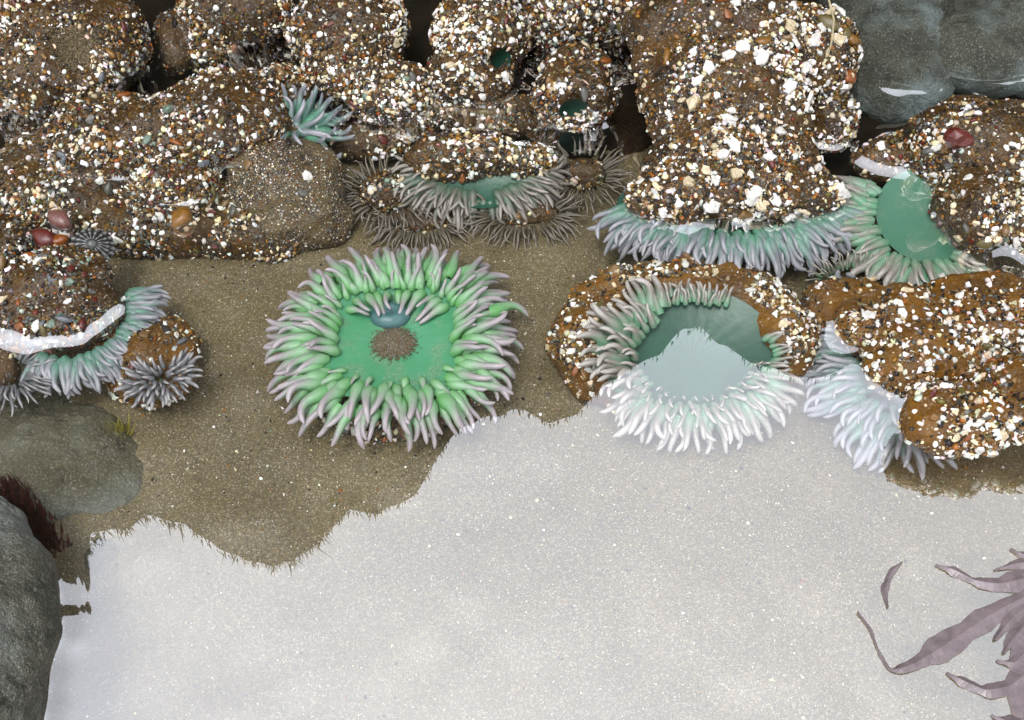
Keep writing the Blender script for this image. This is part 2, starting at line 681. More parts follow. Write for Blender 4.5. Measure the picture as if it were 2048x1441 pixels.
def body(name, lumps, mat, label, cat='sea anemone', group=None, dens=22, mixn='mixed', big=30, seed=0, part='column',
         grit_on=True, shrink=1.0, amp=.0042, fine=.0010, dents=(), voxel=.0028, freq=48, smooth_it=6, **kw):
    lumps = [(l[0], tuple(q * shrink for q in l[1]), l[2]) for l in lumps]
    c = np.mean([l[0] for l in lumps], 0)
    base = np.array([c[0], c[1], min(l[0][2] - l[1][2] for l in lumps)])
    t = thing(name, base, label, cat, group)
    me = blob(lumps, base, voxel, smooth_it, amp, freq, seed, fine)
    me.name = part
    DENTS[seed] = [dent(me, base, *d_) for d_ in dents]
    link(part, me, M[mat], t)
    SOLID.append(surf_sample(me, 60000, np.random.default_rng(seed))[0] + base)
    if grit_on:
        grit(t, me, base, dens, mixn, big=big, seed=seed, **kw)
    return t, base, me


# ------------------------------------------------------------------ tentacles
def tentacle_mesh(bend, sbend, twist, slim=1.0, segs=11, sides=9):
    """unit-length tapering tentacle, root at 0, leaving along +Z and bending towards +X"""
    pts, t_ = [], np.linspace(0, 1, segs)
    p = np.zeros(3)
    for i, t in enumerate(t_):
        pts.append(p.copy())
        a = bend * (t ** 1.15) + sbend * math.sin(t * math.pi * 1.6)
        d = np.array([math.sin(a) * math.cos(twist * t), math.sin(a) * math.sin(twist * t) + .12 * math.sin(t * 5 + twist * 3), math.cos(a)])
        p = p + d / np.linalg.norm(d) / (segs - 1)
    pts = np.array(pts)
    V, F, al, tp = [], [], [], []
    for i, t in enumerate(t_):
        d = pts[min(i + 1, segs - 1)] - pts[max(i - 1, 0)]
        d /= np.linalg.norm(d)
        y = np.cross(d, [1, 0, 0.001]); y /= np.linalg.norm(y)
        x = np.cross(y, d)
        r = .118 * slim * (.80 + .38 * math.exp(-((t - .20) / .2) ** 2)) * (1 - .58 * t ** 1.15)
        if t > .9:
            r *= (.80 if i < segs - 1 else .34)
        for s in range(sides):
            a = 2 * math.pi * s / sides
            V.append(pts[i] + r * (x * math.cos(a) + y * math.sin(a)))
            al.append(t)
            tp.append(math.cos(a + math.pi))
    for i in range(segs - 1):
        for s in range(sides):
            q = (s + 1) % sides
            F.append((i * sides + s, i * sides + q, (i + 1) * sides + q, (i + 1) * sides + s))
    me = mesh_np('tentacle', V, F, True)
    for nm, dat in (('along', al), ('topside', tp)):
        at = me.attributes.new(nm, 'FLOAT', 'POINT')
        at.data.foreach_set('value', np.array(dat, np.float32))
    return me


TCACHE = {}


def tset(mat, slim=1.0, lo=False):
    key = (mat, slim, lo)
    if key not in TCACHE:
        r = np.random.default_rng(5)
        lst = []
        for i in range(12):
            me = tentacle_mesh(R(15 + 8 * i), r.uniform(-.5, .35), r.uniform(-.7, .7), slim, 7 if lo else 11, 6 if lo else 9)
            me.materials.append(M[mat])
            lst.append(me)
        TCACHE[key] = lst
    return TCACHE[key]


def tentacle(parent, base, root, out, bendto, length, bend, mat, width=1.0, lo=False, slim=1.0):
    lst = tset(mat, slim, lo)
    i = int(np.clip(round((math.degrees(bend) - 15) / 8 + random.uniform(-1, 1)), 0, 11))
    o = link('tentacle', lst[i], None, parent)
    z = Vector(out).normalized()
    x = Vector(bendto) - z * Vector(bendto).dot(z)
    if x.length < 1e-5:
        x = Vector((1, 0, 0)) - z * z.x
    x.normalize()
    y = z.cross(x)
    mt = Matrix.Identity(4)
    for k in range(3):
        mt[k][0] = x[k] * length * width
        mt[k][1] = y[k] * length * width
        mt[k][2] = z[k] * length
        mt[k][3] = root[k] - base[k]
    o.matrix_basis = mt
    return o


def crown(parent, base, cen, a, b, rows, mat, tiltn=(0, 0, 1), sup=2.0, lo=False, slim=1.0, zcap=-.002, rot=0.0):
    """rows of tentacles on an oval.  row: (rho, count, a0, a1, length, elevation, bend, drop_target)"""
    n = Vector(tiltn).normalized()
    ex = Vector((math.cos(R(rot)), math.sin(R(rot)), 0)); ex = (ex - n * ex.dot(n)).normalized()
    ey = n.cross(ex)
    c = Vector(cen)
    for (rho, cnt, a0, a1, ln, el, bend, toward) in rows:
        for i in range(cnt):
            th = R(a0 + (a1 - a0) * (i + .5 + random.uniform(-.28, .28)) / cnt)
            ct, st = math.cos(th), math.sin(th)
            sr = (abs(ct) ** sup + abs(st) ** sup) ** (-1 / sup)
            rr = rho * random.uniform(.96, 1.04)
            root = c + ex * (a * sr * ct * rr) + ey * (b * sr * st * rr)
            rad = (ex * (ct / max(a, 1e-6)) + ey * (st / max(b, 1e-6))).normalized()
            rad = (rad + (ex * ct + ey * st)).normalized()
            tang = n.cross(rad)
            e = R(el + random.uniform(-8, 8))
            sd_ = 1 if toward != 'in' else -1
            out = rad * math.cos(e) * sd_ + n * math.sin(e) + tang * random.uniform(-.17, .17)
            L = ln * random.uniform(.82, 1.15)
            if toward == 'up':
                bt = n
            elif toward == 'in':
                bt = -n - rad
            else:
                bt = -n * .7 + rad * .4 + tang * random.uniform(-.7, .7)
            tip = root + out.normalized() * L * .7
            if tip.z > zcap and zcap < 0:
                out.z *= .3
            tentacle(parent, base, root, out, bt, L, R(bend), mat, random.uniform(.85, 1.15), lo, slim)


def dish(name, parent, base, cen, a, b, mat, depth=.006, tiltn=(0, 0, 1), sup=2.0, rings=14, segs=48, skirt=.0, ridged=.0, rot=0.0):
    n = Vector(tiltn).normalized()
    ex = Vector((math.cos(R(rot)), math.sin(R(rot)), 0)); ex = (ex - n * ex.dot(n)).normalized()
    ey = n.cross(ex)
    c = Vector(cen) - Vector(base)
    V, F = [c - n * depth], []
    for i in range(1, rings + 1):
        q = i / rings
        for s in range(segs):
            th = 2 * math.pi * s / segs
            ct, st = math.cos(th), math.sin(th)
            sr = (abs(ct) ** sup + abs(st) ** sup) ** (-1 / sup)
            h = -depth * (1 - q * q) + ridged * math.cos(th * 24) * q * (1 - q)
            V.append(c + ex * (a * sr * ct * q) + ey * (b * sr * st * q) + n * h)
    if skirt:
        for s in range(segs):
            V.append(V[1 + (rings - 1) * segs + s] - n * skirt)
        rings += 1
    me = bpy.data.meshes.new(name)
    for s in range(segs):
        F.append((0, 1 + s, 1 + (s + 1) % segs))
    for i in range(rings - 1):
        for s in range(segs):
            q = (s + 1) % segs
            F.append((1 + i * segs + s, 1 + (i + 1) * segs + s, 1 + (i + 1) * segs + q, 1 + i * segs + q))
    me.from_pydata([tuple(v) for v in V], [], F)
    me.polygons.foreach_set('use_smooth', np.ones(len(me.polygons), bool))
    me.update()
    return link(name, me, M[mat], parent)


# ================================================================== THE SETTING
def axis(lo, hi, step, far_lo, far_hi):
    mid = np.arange(lo, hi + step / 2, step)
    g = np.cumsum(np.geomspace(step * 2, max(step * 2, (hi - lo)), 14))
    left = lo - g[::-1] * ((lo - far_lo) / g[-1])
    right = hi + g * ((far_hi - hi) / g[-1])
    return np.concatenate([left, mid, right])


def sheet(xs, ys, zf):
    X, Y = np.meshgrid(xs, ys)
    Z = zf(X, Y)
    V = np.c_[X.ravel(), Y.ravel(), Z.ravel()]
    nx, ny = len(xs), len(ys)
    i, j = np.meshgrid(np.arange(nx - 1), np.arange(ny - 1))
    a = (j * nx + i).ravel()
    return V, np.c_[a, a + 1, a + 1 + nx, a + nx]


def sand_z(X, Y):
    p = np.c_[X.ravel(), Y.ravel(), np.zeros(X.size)]
    z = -.047 + .004 * fbm(p, 7, 3, 2).reshape(X.shape) + .0022 * vnoise(p, 45, 5).reshape(X.shape)
    z = z + .012 * smooth(.35, .75, Y) - .012 * smooth(.35, .2, Y)
    d = np.hypot(X, Y - .4)
    return z + .22 * smooth(1.3, 3.0, d)


V, F = sheet(axis(-.5, .5, .005, -40, 40), axis(.1, .95, .005, -40, 40), sand_z)
link('sand', mesh_np('sand', V, F), M['sand'], kind='structure')

# the tall ledge behind the pool: out of frame, but it darkens the mirror of the water
YW = .95
BOUND = [(-900, 1000), (-400, 960), (-60, 940), (60, 965), (110, 985), (150, 1050), (200, 1068), (262, 1068), (300, 1045), (370, 1048), (430, 1092), (500, 1125), (560, 1135),
         (600, 1112), (660, 1060), (700, 1015), (760, 1025), (830, 982), (875, 915), (915, 870), (960, 842), (1045, 828), (1095, 858), (1150, 838),
         (1200, 780), (1250, 742), (1320, 715), (1372, 652), (1400, 640), (1440, 682), (1500, 728), (1560, 750), (1640, 758), (1750, 742), (1900, 735), (2150, 760), (2600, 700), (3200, 650)]


def wall_pt(px, py):
    d = ray(px, py)
    q = CO + d * (YW / d[1])
    return q[0], -q[2]


prof = np.array([wall_pt(*b) for b in BOUND])
xs = np.unique(np.concatenate([np.linspace(prof[0, 0], prof[-1, 0], 420)]))
zt = np.interp(xs, prof[:, 0], prof[:, 1])
p3 = np.c_[xs, xs * 0, xs * 0]
ztn = zt + .007 * vnoise(p3, 60, 3) + .010 * vnoise(p3, 22, 13)
rowsV = []
prof_u = [(.0, -.12), (.02, .15), (-.03, .35), (.01, .55), (-.02, .75), (.0, .90), (.0, 1.0), (.05, 1.02), (.2, 1.0), (.45, .8), (.6, -.12)]
for k, (dy, fz) in enumerate(prof_u):
    z = np.full_like(xs, -.12) if fz < 0 else fz * ztn
    pp = np.c_[xs, np.full_like(xs, dy), z]
    y = xs * 0 + YW + dy + (.03 * fbm(pp, 9, 3, 11) if 0 < fz < .85 else 0) + (.02 if fz < .5 else 0)
    rowsV.append(np.c_[xs, y, z])
nx = len(xs)
V = np.concatenate(rowsV)
F = []
for k in range(len(prof_u) - 1):
    for i in range(nx - 1):
        F.append((k * nx + i, k * nx + i + 1, (k + 1) * nx + i + 1, (k + 1) * nx + i))
ledge = thing('rock_ledge', (0, YW, 0), 'tall dark rock ledge behind the pool, seen only as a dark reflection on the water', 'rock')
link('rock_face', mesh_np('rock_face', V - np.array([0, YW, 0]), F), M['ledge'], ledge)
# turf algae along the top of the ledge
TV, TF = [], []
r_ = np.random.default_rng(3)
for x in np.arange(xs[0], xs[-1], .0014):
    fuzzy = 1.0 if x < wall_pt(700, 1015)[0] else (.55 if x < wall_pt(1200, 780)[0] else .25)
    for q in range(2):
        if r_.random() > .35 + .6 * fuzzy:
            continue
        xx = x + r_.uniform(-.003, .003)
        z0 = np.interp(xx, xs, ztn) - .008
        h = r_.uniform(.006, .024) * fuzzy * (1.3 if vnoise(np.array([[xx, 0, 0]]), 30, 8)[0] > 0 else .6)
        wd = r_.uniform(.0006, .0018)
        y0 = YW + r_.uniform(-.01, .02)
        lean = r_.normal(0, .35) * h
        i0 = len(TV)
        TV += [(xx - wd, y0, z0), (xx + wd, y0, z0), (xx, y0 + wd, z0), (xx + lean, y0 + r_.normal(0, .2) * h, z0 + .008 + h)]
        TF += [(i0, i0 + 1, i0 + 3), (i0 + 1, i0 + 2, i0 + 3), (i0 + 2, i0, i0 + 3)]
tv = np.array(TV) - np.array([0, YW, 0])
link('turf_algae', mesh_np('turf_algae', tv, TF, False), M['turf'], ledge, kind='stuff')

# boulders
body('boulder', [E(110, 935, -.052, 180, 140, 85), E(210, 980, -.057, 115, 95, 70), E(40, 860, -.054, 160, 120, 70)], 'rock_sandy',
     'rounded grey-green submerged boulder left of the open sand', 'rock', grit_on=False, part='stone', seed=31, freq=30, amp=.005, fine=.0016, voxel=.003)
body('boulder', [E(-190, 1450, .012, 270, 540, 190), E(-225, 1200, .012, 236, 300, 150)], 'rock',
     'grey wet boulder rising from the water along the lower left edge', 'rock', grit_on=False, part='stone', seed=32, freq=30, amp=.005, fine=.0016, voxel=.003)
body('boulder', [E(225, 1120, -.062, 95, 85, 50), E(150, 1200, -.068, 90, 90, 50)], 'rock_sandy',
     'pale submerged stone under the sky reflection beside the lower left boulder', 'rock', grit_on=False, part='stone', seed=37, freq=40, amp=.004, voxel=.003, fine=.0012)
body('boulder', [E(1775, 60, -.012, 135, 230, 95), E(1800, 170, -.016, 110, 90, 70)], 'rock_top',
     'dark grey-green pitted stone between the tall pillar anemone and the smooth blue-grey stone', 'rock', grit_on=False, part='stone', seed=33, freq=40, amp=.004, voxel=.003, fine=.0018)
body('boulder', [E(1950, 105, -.004, 125, 105, 75), E(2050, 80, -.004, 125, 135, 80)], 'rock_top',
     'smooth blue-grey stone outlined by dark cracks in the upper right', 'rock', grit_on=False, part='stone', seed=35, freq=22, amp=.003, voxel=.003, fine=.0012)
body('boulder', [E(1950, -60, .0, 170, 100, 90), E(2130, -60, .0, 120, 110, 90)], 'rock_top',
     'dark stone along the top edge above the smooth blue-grey stone', 'rock', grit_on=False, part='stone', seed=36, freq=30, amp=.004, voxel=.003, fine=.0015)
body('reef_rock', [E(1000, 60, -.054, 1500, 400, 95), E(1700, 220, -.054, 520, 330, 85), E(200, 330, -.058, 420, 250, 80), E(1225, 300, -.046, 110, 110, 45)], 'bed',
     'brown rock bed, coloured near black for the shade in the clefts between the anemones', 'rock', grit_on=False, part='stone', seed=34, freq=30, amp=.006, voxel=.005)

G1 = 'closed anemones coated in shell grit'
G2 = 'open anemones'
# ================================================================== CLOSED, GRIT-COATED ANEMONES
t, base, me = body('sea_anemone', [E(110, 90, .012, 185, 185, 115), E(40, 40, .02, 160, 160, 110)], 'gritty',
                   'large shell-studded closed anemone with a sandy hollow, in the upper left corner', group=G1, dens=26, big=60, seed=1, dents=[(150, 88, .017, .007)], keep=lambda c, n: np.clip((np.linalg.norm(c - DENTS[1][0][0], axis=1) - .009) / .008, .03, 1))
hp, hn = DENTS[1][0]
r_ = np.random.default_rng(88)
p_, n__, _ = surf_sample(me, 3200, r_, lambda c, n: np.exp(-(np.linalg.norm(c + base - hp, axis=1) / .015) ** 4))
cs_ = np.array([.095, .070, .034]) * r_.uniform(.4, 1.7, (3200, 1))
link('sand_hollow', scatter_mesh('sand_hollow', p_, n__, r_.uniform(.0004, .0009, 3200), cs_, r_, .6, .7, .5), M['grit'], t, kind='stuff')
body('sea_anemone', [E(430, 245, .004, 150, 105, 80, 12), E(240, 285, -.001, 170, 110, 80), E(355, 370, -.006, 85, 80, 62), E(110, 370, -.02, 160, 150, 70), E(330, 420, -.028, 190, 110, 60),
                     E(480, 460, -.035, 150, 80, 50), E(560, 190, -.005, 70, 60, 60)], 'gritty',
     'long sprawling closed anemone packed with shell bits, ringed by a wavy bright waterline', group=G1, dens=26, big=150, seed=2)
TS = body('sea_anemone', [E(575, 365, -.019, 125, 105, 80), E(600, 440, -.03, 100, 70, 60)], 'sandy',
     'rounded mound of fine tan sand with a small pit beside the green tentacle tuft', group=G1, dens=30, mixn='dull', smin=.0004, smax=.0009, big=10, seed=3)
TA3 = body('sea_anemone', [E(120, 570, .0, 105, 85, 60), E(150, 620, -.006, 100, 80, 60), E(70, 640, -.008, 80, 70, 60)], 'gritty',
           'block-shaped anemone topped with coloured gravel and edged below with pale green tentacles', group=G1, dens=24, mixn='gravel', big=60, seed=4)
TA4 = body('sea_anemone', [E(290, 700, -.03, 110, 95, 60), E(300, 760, -.034, 90, 60, 50)], 'amber',
           'submerged amber-brown anemone with a folded grey tentacle cluster, beside the lower left gravel block', group=G1, dens=14, big=24, seed=5)
dish('pit', *TS[:2], P(578, 342, .0035), .0045, .003, 'shaded_hole', .001, (0, -.4, 1))  # shallow dark dish whose colour stands for the shade in the pit
body('sea_anemone', [E(0, 520, -.008, 75, 90, 70)], 'gritty', 'small grey gritty anemone cut by the left edge above the gravel block', group=G1, dens=24, mixn='dull', big=12, seed=6)
TA5 = body('sea_anemone', [E(-20, 745, -.02, 70, 65, 50)], 'brown', 'small brown anemone with purplish tentacles at the left edge', group=G1, dens=8, mixn='dull', big=4, seed=7)
body('sea_anemone', [E(360, 90, -.012, 48, 85, 60)], 'brown', 'dim grey-brown anemone deep in the black cleft at upper left', group=G1, dens=6, mixn='dull', big=3, seed=17)
body('sea_anemone', [E(470, 20, .01, 130, 80, 80), E(430, 90, -.01, 60, 90, 70)], 'gritty', 'dark-sided gritty anemone at the top edge beside the black cleft', group=G1, dens=20, big=30, seed=8, shrink=.92)
body('sea_anemone', [E(700, 60, .018, 135, 120, 95), E(780, 180, .005, 95, 75, 65), E(690, 130, .01, 90, 90, 70)], 'gritty',
     'broad shell-coated closed anemone at the top, above a bright curved waterline', group=G1, dens=26, big=60, seed=9, shrink=.92)
TA9 = body('sea_anemone', [E(960, 70, .018, 110, 110, 90), E(940, 150, .008, 100, 70, 65)], 'gritty',
           'closed gritty anemone with a round dark green mouth at top centre', group=G1, dens=26, mixn='white', big=50, seed=10, shrink=.92, dents=[(1003, 122, .0085, .007)], keep=lambda c, n: np.clip((np.linalg.norm(c - DENTS[10][0][0], axis=1) - .0075) / .003, 0, 1))
TA10 = body('sea_anemone', [E(1145, 195, .008, 88, 85, 75), E(1150, 150, .010, 80, 70, 70)], 'gritty',
            'round closed anemone with a dark blue-green mouth, left of the black gap', group=G1, dens=26, big=40, seed=11, shrink=.92, dents=[(1148, 218, .0085, .007)], keep=lambda c, n: np.clip((np.linalg.norm(c - DENTS[11][0][0], axis=1) - .0075) / .003, 0, 1))
body('sea_anemone', [E(1140, 30, .015, 110, 75, 80), E(1240, 20, .015, 90, 70, 80)], 'gritty', 'gritty anemone along the top edge between the mouthed anemones and the tall pillar', group=G1, dens=24, big=30, seed=12, shrink=.92)
body('sea_anemone', [E(860, 225, -.014, 115, 55, 45), E(1000, 238, -.018, 115, 48, 42), E(740, 285, -.024, 88, 44, 38)], 'brown', 'dark brown pebble-flecked anemone squeezed in the middle below the top row', group=G1, dens=12, big=24, seed=13)
TA13 = body('sea_anemone', [E(1450, 60, .045, 205, 120, 90), E(1460, 190, .03, 170, 110, 85), E(1470, 310, .014, 155, 90, 75), E(1465, 390, .004, 205, 62, 60), E(1350, 400, .002, 110, 55, 52), E(1590, 390, .002, 110, 55, 52),
                            E(1640, 110, .03, 75, 100, 75), E(1650, 240, .0, 65, 70, 60), E(1455, 130, .036, 185, 110, 88), E(1465, 250, .02, 160, 95, 80), E(1467, 350, .008, 180, 75, 66)], 'gritty',
            'tall pillar-like anemone thickly studded with white shell, fringed below by pale tentacles', group=G1, dens=24, mixn='white', big=160, seed=14, bigs=(.0023, .0066),
            keep=lambda c, n: np.where(n[:, 0] < -.45, .22, 1.0))
TA14 = body('sea_anemone', [E(1960, 290, .01, 150, 105, 85), E(1800, 320, -.006, 100, 55, 45), E(1945, 420, .004, 66, 110, 70), E(2050, 420, .0, 80, 150, 80)], 'gritty',
            'shell-covered anemone at right folding over a bright green disc', group=G1, dens=24, mixn='mixed', big=110, seed=15)
TA15 = body('sea_anemone', [E(1810, 655, -.004, 145, 90, 70), E(1850, 725, .0, 125, 95, 70), E(1695, 615, -.018, 100, 68, 55), E(1960, 640, -.002, 160, 110, 70), E(1930, 842, .019, 138, 80, 58), E(2065, 800, .019, 120, 125, 62)], 'amber',
            'huge shell-speckled brown anemone mass at the right edge of the pool', group=G1, dens=20, mixn='white', big=160, seed=16)

# ================================================================== OPEN ANEMONES


def sub(t, b, c):
    return t, b


# main green anemone
k0 = mpp(795, 700, -.02)
c0 = P(790, 672, -.020)
base0 = np.array([c0[0], c0[1], -.048])
main = thing('sea_anemone', base0, 'large wide-open bright green anemone with lilac-tipped tentacles on the sand', 'sea anemone', G2)
a0, b0 = .047, .046
col_me = blob([(c0 + np.array([0, 0, -.023]), (.060, .060, .014), 0), (c0 + np.array([0, 0, -.018]), (.055, .055, .009), 0)], base0, .0025, 5, .0015, 50, 40)
col_me.name = 'column'
link('column', col_me, M['brown'], main)
grit(main, col_me, base0, 16, 'white', big=26, seed=40, keep=lambda c, n: (np.hypot(c[:, 0] - c0[0], c[:, 1] - c0[1]) > .049) * 1.0)
dish('oral_disc', main, base0, c0 + np.array([0, 0, .002]), a0 * 1.08, b0 * 1.08, 'disc', .006, sup=2.5, ridged=.0035)
mo = P(780, 632, -.0225)
bm = bmesh.new()
bmesh.ops.create_icosphere(bm, subdivisions=4, radius=1)
mv = np.array([v.co[:] for v in bm.verts])
mf = [[v.index for v in f.verts] for f in bm.faces]
bm.free()
q = np.hypot(mv[:, 0], mv[:, 1])
lip = 1 - .55 * np.exp(-(q / .35) ** 2) + .06 * np.cos(np.arctan2(mv[:, 1], mv[:, 0]) * 9) * q
mv2 = mv * np.c_[np.full(len(mv), .0125), np.full(len(mv), .0095), .0065 * np.where(mv[:, 2] > 0, lip, 1)]
link('mouth', mesh_np('mouth', mv2, mf), M['mouth'], main, mo - base0)
# grains lying on the disc
r_ = np.random.default_rng(77)
pc = P(788, 690, -.024)
n_ = 4200
rr = np.sqrt(r_.random(n_)) * (1 + .16 * r_.normal(0, 1, n_))
an = r_.random(n_) * 2 * math.pi
pp = np.c_[pc[0] + rr * np.cos(an) * .0125, pc[1] + rr * np.sin(an) * .0115, np.full(n_, -.0232) + np.maximum(0, 1 - rr ** 2) * .0016]
cs, _ = palette(n_, 'dull', r_)
cs = np.clip(cs, .03, .35) * .45 + np.array([.085, .060, .028]) * .6
pp2 = pp
link('sand_patch', scatter_mesh('sand_patch', pp2 - base0, np.tile([0, 0, 1.0], (n_, 1)), r_.uniform(.00028, .0006, n_), cs, r_, .6, .7), M['grit'], main, kind='stuff')
crown(main, base0, c0, a0, b0, [
    (1.14, 50, 0, 360, .0255, -14, 35, 'out'),
    (1.06, 46, 0, 360, .0270, 10, 55, 'out'),
    (.96, 40, 0, 360, .0265, 30, 70, 'out'),
    (.86, 17, 22, 158, .022, 55, 60, 'out'),
    (.80, 14, 30, 150, .015, 68, 70, 'out'),
    (.86, 24, 155, 385, .025, 34, 80, 'out'),
    (.72, 11, 30, 150, .020, 22, 50, 'in'),
    (.76, 7, 155, 205, .020, 60, 60, 'out'), (.76, 7, -25, 25, .020, 60, 60, 'out'),
    (.74, 7, 215, 325, .014, 40, 95, 'out'),
], 't_main', sup=2.9, slim=1.22)

# bowl-shaped anemone right of it
cB = P(1385, 705, -.022)
ring = []
for i in range(20):
    th = 2 * math.pi * i / 20
    x, y = 1372 + 205 * math.cos(th), 690 - 128 * math.sin(th)
    bk = math.sin(th)
    if bk > 0:
        ring.append(E(x, y + 8, -.026 + .003 * bk, 66, 62, 54))
    else:
        ring.append(E(x, y + 14 * bk, -.024 + .022 * bk, 62, 56, 46))
ring.append(E(1372, 715, -.052, 230, 190, 55))
tB, bB, mB = body('sea_anemone', ring, 'amber', 'bowl-shaped open anemone with a thick brown collar, half under the white sky reflection', group=G2, dens=13, mixn='white', big=80, seed=50, up=.8,
                  keep=lambda c, n: (np.hypot((c[:, 0] - cB[0]) / .052, (c[:, 1] - cB[1]) / .050) > 1.0) * 1.0)
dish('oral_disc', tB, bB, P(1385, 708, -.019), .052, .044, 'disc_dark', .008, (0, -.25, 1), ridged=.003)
crown(tB, bB, P(1385, 714, -.017), .047, .037, [
    (1.02, 17, 112, 222, .024, 40, 40, 'out'), (.93, 16, 108, 225, .023, 50, 45, 'out'), (.83, 15, 112, 225, .020, 55, 50, 'out'), (.73, 12, 118, 225, .016, 60, 55, 'out'),
    (1.06, 25, 218, 340, .023, -8, 40, 'out'), (.98, 22, 216, 342, .022, 15, 45, 'out'), (.90, 20, 212, 346, .017, 38, 55, 'out'), (.82, 18, 212, 352, .012, 60, 60, 'out'), (.72, 16, 210, 350, .009, 65, 50, 'out'),
    (1.05, 20, 62, 116, .013, 45, 60, 'out'), (.97, 16, 66, 116, .010, 55, 60, 'out'), (.98, 8, -14, 20, .012, 45, 60, 'out')], 't_bowl', (0, -.22, 1), slim=1.3)

# fringe under the pillar
tF, bF, _ = TA13
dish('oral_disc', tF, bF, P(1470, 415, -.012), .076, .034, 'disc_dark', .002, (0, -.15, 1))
crown(tF, bF, P(1465, 403, -.006), .070, .034, [
    (.82, 34, 190, 352, .024, 5, 55, 'out'), (.72, 30, 192, 350, .020, 15, 55, 'out'),
    (1.0, 44, 188, 354, .025, -28, 40, 'out'), (.95, 42, 186, 355, .025, -8, 50, 'out'), (.9, 38, 187, 354, .022, 10, 65, 'out')], 't_pale', (0, -.15, 1), slim=1.1)

# green disc at right
tR, bR, _ = TA14
dish('oral_disc', tR, bR, P(1850, 430, -.006), .030, .034, 'disc_sea', .004, (-.1, -.25, 1), ridged=.002)
crown(tR, bR, P(1845, 432, -.005), .034, .038, [
    (1.12, 28, 145, 312, .028, -4, 40, 'out'), (1.0, 26, 142, 312, .026, 12, 50, 'out'), (.88, 22, 142, 308, .021, 30, 60, 'out')], 't_bowl', (-.1, -.3, 1), slim=1.1)

# tentacles on the left of the big right mass
tM, bM, _ = TA15
crown(tM, bM, P(1790, 715, -.014), .030, .047, [
    (.7, 20, 105, 285, .020, 40, 60, 'out'),
    (1.15, 30, 110, 290, .024, -5, 40, 'out'), (1.0, 30, 105, 290, .024, 15, 55, 'out'), (.85, 26, 105, 285, .022, 35, 65, 'out')], 't_pale', (-.35, -.1, 1), slim=1.2)

# small tuft of green tentacles upper left
cT = P(585, 262, -.004)
tT = thing('sea_anemone', P(585, 262, -.04), 'small open tuft of pale green and lilac tentacles poking up beside the sandy mound', 'sea anemone', G2)
bT = P(585, 262, -.04)
meT = blob([(cT + np.array([0, .004, -.018]), (.018, .014, .022), 0)], bT, .002, 4, .001, 60, 61)
link('column', meT, M['brown'], tT)
crown(tT, bT, cT, .013, .009, [(1.1, 14, -40, 190, .030, 12, 30, 'up'), (.8, 12, -40, 180, .030, 28, 40, 'up'), (1.1, 9, 190, 330, .024, 0, 35, 'out'), (.4, 8, 0, 360, .024, 50, 50, 'out')], 't_pale', (.15, -.2, 1), zcap=.1)

# half-open anemone with gritty cap, centre
tC, bC, mC = body('sea_anemone', [E(955, 310, -.006, 140, 42, 40), E(900, 325, -.012, 100, 40, 40), E(1020, 320, -.012, 100, 40, 40)], 'gritty',
                  'half-open anemone under a flat gritty cap with curling grey-green tentacles, at centre', group=G2, dens=22, mixn='white', big=30, seed=52, up=.4)
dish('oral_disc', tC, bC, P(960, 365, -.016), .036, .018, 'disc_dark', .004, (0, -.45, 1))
crown(tC, bC, P(958, 346, -.016), .038, .018, [
    (1.1, 30, 165, 375, .023, -18, 45, 'out'), (.95, 28, 165, 262, .023, 8, 60, 'out'), (.95, 28, 292, 375, .022, 8, 60, 'out'), (.8, 22, 170, 265, .02, 35, 70, 'out'), (.8, 22, 290, 370, .02, 35, 70, 'out')], 't_dim', (0, -.4, 1), slim=1.0)


def fine_anemone(cx, cy, z, a, b, rows, mat, label, lumps, bmat='brown', seed=60, dens=8, big=5, slim=.6, tilt=(0, -.3, 1)):
    t, bb, _ = body('sea_anemone', lumps, bmat, label, group=G2, dens=dens, mixn='dull', big=big, seed=seed)
    crown(t, bb, P(cx, cy, z), a, b, rows, mat, tilt, lo=True, slim=slim)


fine_anemone(1045, 425, -.028, .026, .012, [(1.1, 34, 150, 390, .016, 5, 40, 'out'), (.9, 30, 150, 390, .016, 25, 50, 'out')], 't_fine',
             'drab anemone with fine grey-brown tentacles below the half-open centre one', [E(1045, 425, -.036, 75, 40, 35)], seed=61)
fine_anemone(1165, 350, -.022, .018, .014, [(1.1, 36, 0, 360, .015, 10, 30, 'out'), (.9, 26, 180, 400, .014, 25, 40, 'out')], 't_fine',
             'small brown anemone with a hairy fringe beside the black gap', [E(1165, 352, -.030, 52, 40, 38)], seed=62)
fine_anemone(780, 385, -.024, .024, .016, [(1.1, 26, 90, 330, .014, 5, 40, 'out'), (.9, 24, 90, 330, .014, 25, 50, 'out')], 't_fine',
             'gritty drab anemone between the sandy mound and the half-open centre one', [E(770, 380, -.032, 80, 50, 40)], 'gritty', seed=63, dens=18, big=14)
fine_anemone(840, 445, -.032, .022, .008, [(1.1, 30, 160, 380, .016, 0, 40, 'out'), (.9, 22, 160, 380, .014, 20, 50, 'out')], 't_fine',
             'dim brown anemone with thin tentacles just behind the large green one', [E(840, 440, -.04, 70, 35, 30)], seed=64)
fine_anemone(1715, 560, -.020, .022, .009, [(1.0, 24, -5, 185, .012, 35, 50, 'out'), (.8, 16, 0, 180, .011, 50, 55, 'out')], 't_grey',
             'small row of upright grey tentacles behind the right-hand brown mass', [E(1715, 568, -.032, 70, 32, 28)], seed=65)
